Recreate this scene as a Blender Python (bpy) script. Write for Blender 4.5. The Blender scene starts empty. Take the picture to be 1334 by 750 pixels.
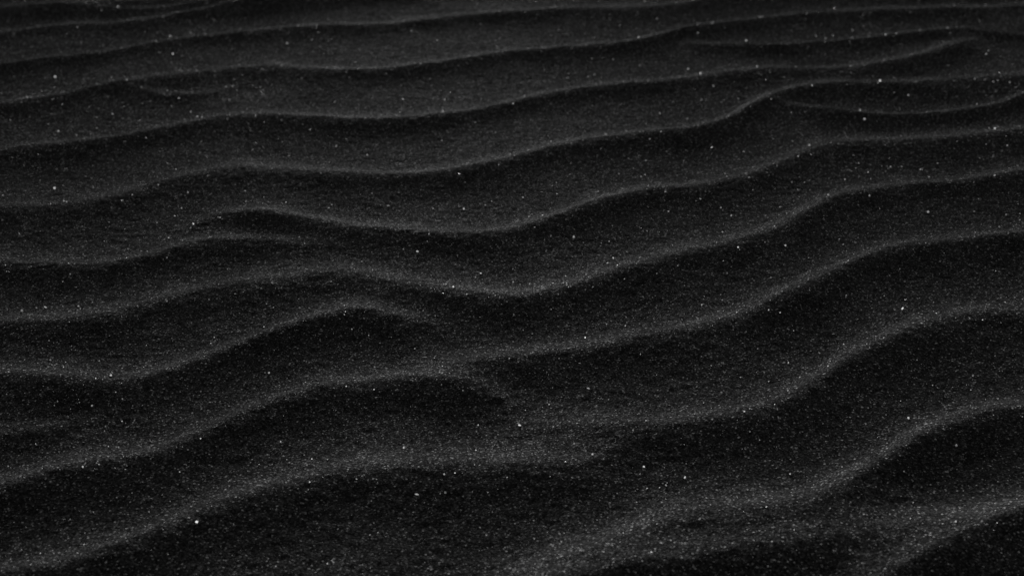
import bpy, math, numpy as np
rng=np.random.default_rng(23)
H=0.5; PITCH=math.radians(23.7); F=1853.0; AMP=0.0080; SP=0.145
# ---------- ripple crests, surveyed in photo pixels and projected on the ground ----------
def ground(u,v,z):
    a=(u-667)/F; b=-(v-375)/F
    c,s=math.cos(PITCH),math.sin(PITCH)
    dx=a; dy=c+b*s; dz=-s+b*c
    t=(z-H)/dz
    return dx*t,dy*t
# (points, width factor, amp factor, left open?, right open?)
C=[
([(0,14),(80,8),(150,12),(230,10),(300,0)],.8,.6,1,1),
([(0,40),(80,30),(150,28),(210,22),(270,12),(350,0)],.8,.75,1,1),
([(0,82),(60,72),(120,66),(200,52),(300,40),(400,32),(500,28),(600,18),(700,11),(850,7),(930,-4),(1000,-8)],1,1,1,1),
([(0,132),(80,122),(130,108),(200,96),(280,90),(350,82),(430,88),(500,88),(580,76),(650,66),(750,58),(840,50),(900,32),(1000,20),(1100,12),(1200,10),(1334,4)],1,1,1,1),
([(160,110),(200,119),(260,122),(310,109),(335,96)],.6,.5,0,0),
([(870,52),(960,56),(1050,55),(1120,48),(1200,38),(1260,35),(1334,44)],.8,.8,0,1),
([(0,194),(80,184),(150,176),(230,158),(300,148),(380,146),(460,152),(540,150),(620,138),(700,120),(780,108),(880,100),(950,92),(1000,84),(1060,88),(1130,84),(1180,74),(1240,56),(1280,44)],1,1,1,0),
([(0,268),(100,262),(160,248),(220,226),(300,214),(380,216),(480,222),(560,222),(620,212),(680,196),(740,182),(820,172),(900,165),(950,150),(1000,122),(1050,108),(1120,106),(1200,106),(1270,98),(1334,94)],1,1,1,1),
([(990,128),(1060,138),(1140,146),(1220,146),(1290,134),(1334,120)],.7,.75,0,1),
([(0,335),(60,342),(130,344),(180,334),(230,314),(290,306),(370,312),(445,314)],.75,.75,1,0),
([(225,292),(270,273),(330,270),(400,280),(480,292),(560,300),(640,298),(700,284),(760,260),(840,244),(920,234),(980,222),(1030,200),(1080,182),(1150,178),(1230,178),(1334,165)],.95,1,0,1),
([(0,412),(80,410),(160,402),(220,384),(280,366),(350,358),(430,350),(470,350),(520,365),(600,378),(680,380),(740,370),(800,350),(860,330),(920,318),(980,304),(1040,280),(1090,250),(1150,238),(1250,232),(1334,218)],1,1,1,1),
([(0,485),(80,486),(160,490),(220,478),(280,452),(350,428),(420,406),(480,400),(540,408),(590,420)],.9,.95,1,0),
([(535,466),(600,460),(640,460),(720,452),(800,440),(880,424),(960,405),(1020,380),(1080,350),(1130,325),(1190,310),(1260,305),(1334,300)],1,1,0,1),
([(0,558),(60,548),(130,540)],.6,.6,1,0),
([(0,628),(60,606),(130,596),(200,585),(260,555),(320,525),(400,502),(480,488),(560,482),(620,492),(700,524)],.95,1,1,0),
([(655,546),(760,542),(850,546),(940,540),(1010,520),(1060,490),(1110,455),(1170,425),(1240,408),(1334,398)],1,1,0,1),
([(0,738),(80,724),(160,706),(220,680),(280,645),(350,622),(430,608),(520,600),(620,600),(700,602),(760,598),(830,572)],1,1,1,0),
([(600,765),(640,750),(700,730),(760,712),(830,690),(900,668),(980,655),(1040,645),(1100,620),(1150,590),(1200,555),(1260,535),(1334,522)],1,1,0,1),
([(1080,790),(1150,750),(1230,710),(1290,680),(1334,665)],1,1,1,1),
]
def com(x): return 0.03*np.sin(x*4.1+1)+0.02*np.sin(x*7.7+.3)+.012*np.sin(x*13.+2)
XS=np.linspace(-9,9,18001)
def smooth(y,n):
    k=np.hanning(n+2)[1:-1];k/=k.sum()
    return np.convolve(np.pad(y,(n//2,n//2),mode='edge'),k,mode='valid')[:len(y)]
crests=[]
for pts,w,a,lo,ro in C:
    P=np.array([ground(u,v,AMP*a) for u,v in pts]); o=np.argsort(P[:,0]); P=P[o]
    x0,x1=P[0,0],P[-1,0]; s0=(P[1,1]-P[0,1])/(P[1,0]-P[0,0]); s1=(P[-1,1]-P[-2,1])/(P[-1,0]-P[-2,0])
    y=np.interp(XS,P[:,0],P[:,1])
    L=XS<x0;R=XS>x1;d=.12
    y[L]=P[0,1]-s0*d*(1-np.exp(-(x0-XS[L])/d))+.16*(XS[L]-x0)+com(XS[L])-com(x0)
    y[R]=P[-1,1]+s1*d*(1-np.exp(-(XS[R]-x1)/d))+.16*(XS[R]-x1)+com(XS[R])-com(x1)
    y=smooth(y,81)
    ph=rng.uniform(0,6,4)
    y=y+.0022*np.sin(XS*31+ph[0])+.0015*np.sin(XS*53+ph[1])+.0009*np.sin(XS*97+ph[2])
    t=np.ones_like(XS)
    def st(e): e=np.clip(e,0,1); return e*e*(3-2*e)
    if not lo: t*=st((XS-x0+.02)/.10)
    if not ro: t*=st((x1+.02-XS)/.10)
    crests.append((y,w,a*t))
far0=ground(667,-6,AMP)[1]
base=.16*XS+com(XS)
for i in range(34):
    crests.append((far0+.09+SP*i+base+.02*np.sin(XS*2.3+i*.8)+.012*np.sin(XS*6+i*1.7),1,np.ones_like(XS)))
for i in range(16):
    y=ground(330,850,0)[1]-SP*i+base+.03*np.sin(XS*5+i*.5)+.05*(1-np.exp(-(XS/.4)**2))
    crests.append((y,1,np.ones_like(XS)))
def axis(lo,hi,step,end,g=1.06):
    c=list(np.arange(lo,hi,step)); s=step;x=c[-1]
    up=[]
    while x<end: s*=g; x+=s; up.append(x)
    s=step;x=c[0];dn=[]
    while x>-end: s*=g; x-=s; dn.append(x)
    return np.array(dn[::-1]+c+up)
ax=axis(-1.15,1.15,.0026,300); ay=axis(.55,2.75,.0022,300)
X,Y=np.meshgrid(ax,ay)
Hh=np.zeros_like(X)
xi=np.interp(ax,XS,np.arange(len(XS))).astype(int)
for y,w,a in crests:
    yc=y[xi]; aa=a[xi]
    ph=rng.uniform(0,6,3)
    ww=.026*w*(1+.12*np.sin(ax*5+ph[0])+.08*np.sin(ax*13+ph[1]))
    am=aa*(1+.10*np.sin(ax*6+ph[2])+.06*np.sin(ax*17+ph[0]))
    r0=np.searchsorted(ay,yc.min()-.3);r1=np.searchsorted(ay,yc.max()+.3)
    if r1<=r0: continue
    s=ay[r0:r1,None]-(yc[None]-.009)
    sw=np.where(s>0,ww*.52,ww*1.2)
    e=ww*.85
    Hh[r0:r1]+=am*np.exp(-(np.sqrt(s*s+e*e)-e)/sw)
fade=np.clip(1-(np.hypot(X,Y-1.5)-4)/4,0,1)
Z=AMP*Hh*fade
def vnoise(x,y,seed):
    r=np.random.default_rng(seed).random((256,256))
    xf=np.floor(x).astype(int);yf=np.floor(y).astype(int);tx=x-xf;ty=y-yf
    tx=tx*tx*(3-2*tx);ty=ty*ty*(3-2*ty)
    g=lambda i,j:r[(yf+j)%256,(xf+i)%256]
    return (g(0,0)*(1-tx)+g(1,0)*tx)*(1-ty)+(g(0,1)*(1-tx)+g(1,1)*tx)*ty-.5
near=np.clip(1-(np.hypot(X,Y-1.5)-2)/3,0,1)
Z+=near*(.0012*vnoise(X*9+50,Y*9+50,1)+.0005*vnoise(X*28+50,Y*34+50,2)+.0004*vnoise(X*90+90,Y*110,3)+.0008*vnoise(X*220+290,Y*230,4))
Z+=.25*(1-np.exp(-np.maximum(np.hypot(X,Y)-6,0)/20))*vnoise(X/9+50,Y/9+50,5)
n1,n0=X.shape
co=np.stack([X,Y,Z],-1).reshape(-1,3).astype(np.float32)
idx=np.arange(n1*n0).reshape(n1,n0)
q=np.stack([idx[:-1,:-1],idx[:-1,1:],idx[1:,1:],idx[1:,:-1]],-1).reshape(-1,4)
def mk(name,co,q,k,mat,smooth):
    me=bpy.data.meshes.new(name)
    me.vertices.add(len(co));me.vertices.foreach_set('co',co.ravel().astype(np.float32))
    me.loops.add(q.size);me.loops.foreach_set('vertex_index',q.ravel().astype(np.int32))
    me.polygons.add(len(q));me.polygons.foreach_set('loop_start',(np.arange(len(q))*k).astype(np.int32))
    me.polygons.foreach_set('loop_total',np.full(len(q),k,np.int32))
    me.polygons.foreach_set('use_smooth',np.full(len(q),smooth,bool))
    me.update(calc_edges=True)
    o=bpy.data.objects.new(name,me);bpy.context.collection.objects.link(o);me.materials.append(mat);return o
# ---------- materials ----------
m=bpy.data.materials.new('black_sand');m.use_nodes=True;nt=m.node_tree;N=nt.nodes;Lk=nt.links
tc=N.new('ShaderNodeTexCoord')
def vor(scale):
    v=N.new('ShaderNodeTexVoronoi');v.inputs['Scale'].default_value=scale;Lk.new(tc.outputs['Object'],v.inputs['Vector']);return v
def ramp(src,st):
    r=N.new('ShaderNodeValToRGB');e=r.color_ramp.elements
    while len(e)<len(st): e.new(.5)
    for el,(p,c) in zip(e,st): el.position=p;el.color=(c,c,c,1)
    Lk.new(src,r.inputs[0]);return r
def sep(v):
    s=N.new('ShaderNodeSeparateColor');Lk.new(v.outputs['Color'],s.inputs[0]);return s
def mth(op,a,bb):
    n=N.new('ShaderNodeMath');n.operation=op
    for i,x in enumerate((a,bb)):
        if isinstance(x,(int,float)): n.inputs[i].default_value=x
        else: Lk.new(x,n.inputs[i])
    return n.outputs[0]
v1=vor(950);s1=sep(v1)
g=ramp(s1.outputs[0],[(0,.015),(.5,.045),(.85,.09),(.95,.18),(.985,.4),(1,.8)])
lo=N.new('ShaderNodeTexNoise');lo.inputs['Scale'].default_value=14;lo.inputs['Detail'].default_value=5;Lk.new(tc.outputs['Object'],lo.inputs['Vector'])
lr=ramp(lo.outputs[0],[(.3,.75),(.7,1.25)])
col=mth('MULTIPLY',g.outputs[0],lr.outputs[0])
df=N.new('ShaderNodeBsdfDiffuse');df.inputs['Roughness'].default_value=.3
Lk.new(col,df.inputs['Color'])
gl=N.new('ShaderNodeBsdfGlossy');gl.inputs['Roughness'].default_value=.45
gg=ramp(s1.outputs[2],[(0,.0002),(.6,.0006),(.9,.002),(1,.015)]);Lk.new(gg.outputs[0],gl.inputs['Color'])
ad=N.new('ShaderNodeAddShader');Lk.new(df.outputs[0],ad.inputs[0]);Lk.new(gl.outputs[0],ad.inputs[1])
Lk.new(ad.outputs[0],N['Material Output'].inputs[0]);N.remove(N['Principled BSDF'])
nz=N.new('ShaderNodeTexNoise');nz.inputs['Scale'].default_value=600;nz.inputs['Detail'].default_value=3;Lk.new(tc.outputs['Object'],nz.inputs['Vector'])
hh=mth('ADD',mth('MULTIPLY',s1.outputs[1],.7),nz.outputs[0])
bp=N.new('ShaderNodeBump');bp.inputs['Strength'].default_value=.85;bp.inputs['Distance'].default_value=.001
Lk.new(hh,bp.inputs['Height']);Lk.new(bp.outputs[0],df.inputs['Normal']);Lk.new(bp.outputs[0],gl.inputs['Normal'])
mk('black_sand_ground',co,q,4,m,True)
# thin translucent quartz / mica flakes
m2=bpy.data.materials.new('pale_quartz_flake');m2.use_nodes=True
nt=m2.node_tree;N=nt.nodes;Lk=nt.links;b2=N['Principled BSDF'];ge=N.new('ShaderNodeNewGeometry')
r=ramp(ge.outputs['Random Per Island'],[(0,.2),(.4,.45),(.7,.85),(1,.95)]);Lk.new(r.outputs[0],b2.inputs['Base Color']);b2.inputs['Roughness'].default_value=.35
tr=N.new('ShaderNodeBsdfTranslucent');Lk.new(r.outputs[0],tr.inputs[0])
mx=N.new('ShaderNodeMixShader');mx.inputs[0].default_value=.6;Lk.new(b2.outputs[0],mx.inputs[1]);Lk.new(tr.outputs[0],mx.inputs[2]);Lk.new(mx.outputs[0],N['Material Output'].inputs[0])
n=60000
gx=rng.uniform(-1.1,1.1,n);gy=.6+2.1*rng.random(n)
rad=rng.uniform(.00014,.00026,n)
k=rng.random(n)
mid=k>.82; rad[mid]=np.minimum(.00038*rng.random(mid.sum())**-.25,.0011)
big=k>.9955
rad[big]=rng.uniform(.0009,.0015,big.sum())
# a few small drifts where pale grains gather
for cx,cy in rng.uniform([-.9,.8],[.9,2.4],(14,2)):
    sel=rng.choice(n,50,replace=False)
    gx[sel]=cx+rng.normal(0,.035,50);gy[sel]=np.clip(cy+rng.normal(0,.025,50),.6,2.7);rad[sel]=rng.uniform(.0003,.0006,50)
i0=np.clip(np.searchsorted(ax,gx),1,len(ax)-1);j0=np.clip(np.searchsorted(ay,gy),1,len(ay)-1)
gz=Z[j0,i0]+rad*.75
a5=np.arange(5)*2*math.pi/5
iv=np.stack([np.cos(a5),np.sin(a5),np.zeros(5)],-1)
V=np.repeat(iv[None],n,0)*rng.uniform(.7,1.2,(n,5,1))
A=rng.normal(size=(n,3,3));Q,_=np.linalg.qr(A)
V=np.einsum('nij,nkj->nki',Q,V)
V=V*rad[:,None,None]+np.stack([gx,gy,gz],-1)[:,None]
T=np.arange(5)[None]+(np.arange(n)*5)[:,None]
mk('sand_grains',V.reshape(-1,3),T,5,m2,False)
# ---------- light ----------
EL=math.radians(5.5);AZ=math.radians(-4)
d=np.array([math.sin(AZ)*math.cos(EL),math.cos(AZ)*math.cos(EL),math.sin(EL)])
w=bpy.data.worlds.new('World');bpy.context.scene.world=w;w.use_nodes=True;nt=w.node_tree
sk=nt.nodes.new('ShaderNodeTexSky');sk.sky_type='NISHITA';sk.sun_disc=False;sk.sun_elevation=EL;sk.sun_rotation=AZ
bw=nt.nodes.new('ShaderNodeRGBToBW');bg=nt.nodes['Background'];bg.inputs[1].default_value=.065
nt.links.new(sk.outputs[0],bw.inputs[0]);nt.links.new(bw.outputs[0],bg.inputs[0])
sl=bpy.data.lights.new('sun','SUN');sl.energy=5;sl.angle=math.radians(11);so=bpy.data.objects.new('sun',sl);bpy.context.collection.objects.link(so)
from mathutils import Vector
so.rotation_euler=Vector(d).to_track_quat('Z','Y').to_euler()
cam=bpy.data.cameras.new('camera');cam.lens=50;cam.sensor_width=36;cam.clip_start=.01;cam.clip_end=2000
cam.dof.use_dof=True;cam.dof.focus_distance=1.08;cam.dof.aperture_fstop=11
c=bpy.data.objects.new('camera',cam);bpy.context.collection.objects.link(c);c.location=(0,0,H);c.rotation_euler=(math.pi/2-PITCH,0,0)
s=bpy.context.scene;s.camera=c;s.view_settings.view_transform='Standard';s.view_settings.look='None';s.view_settings.exposure=0
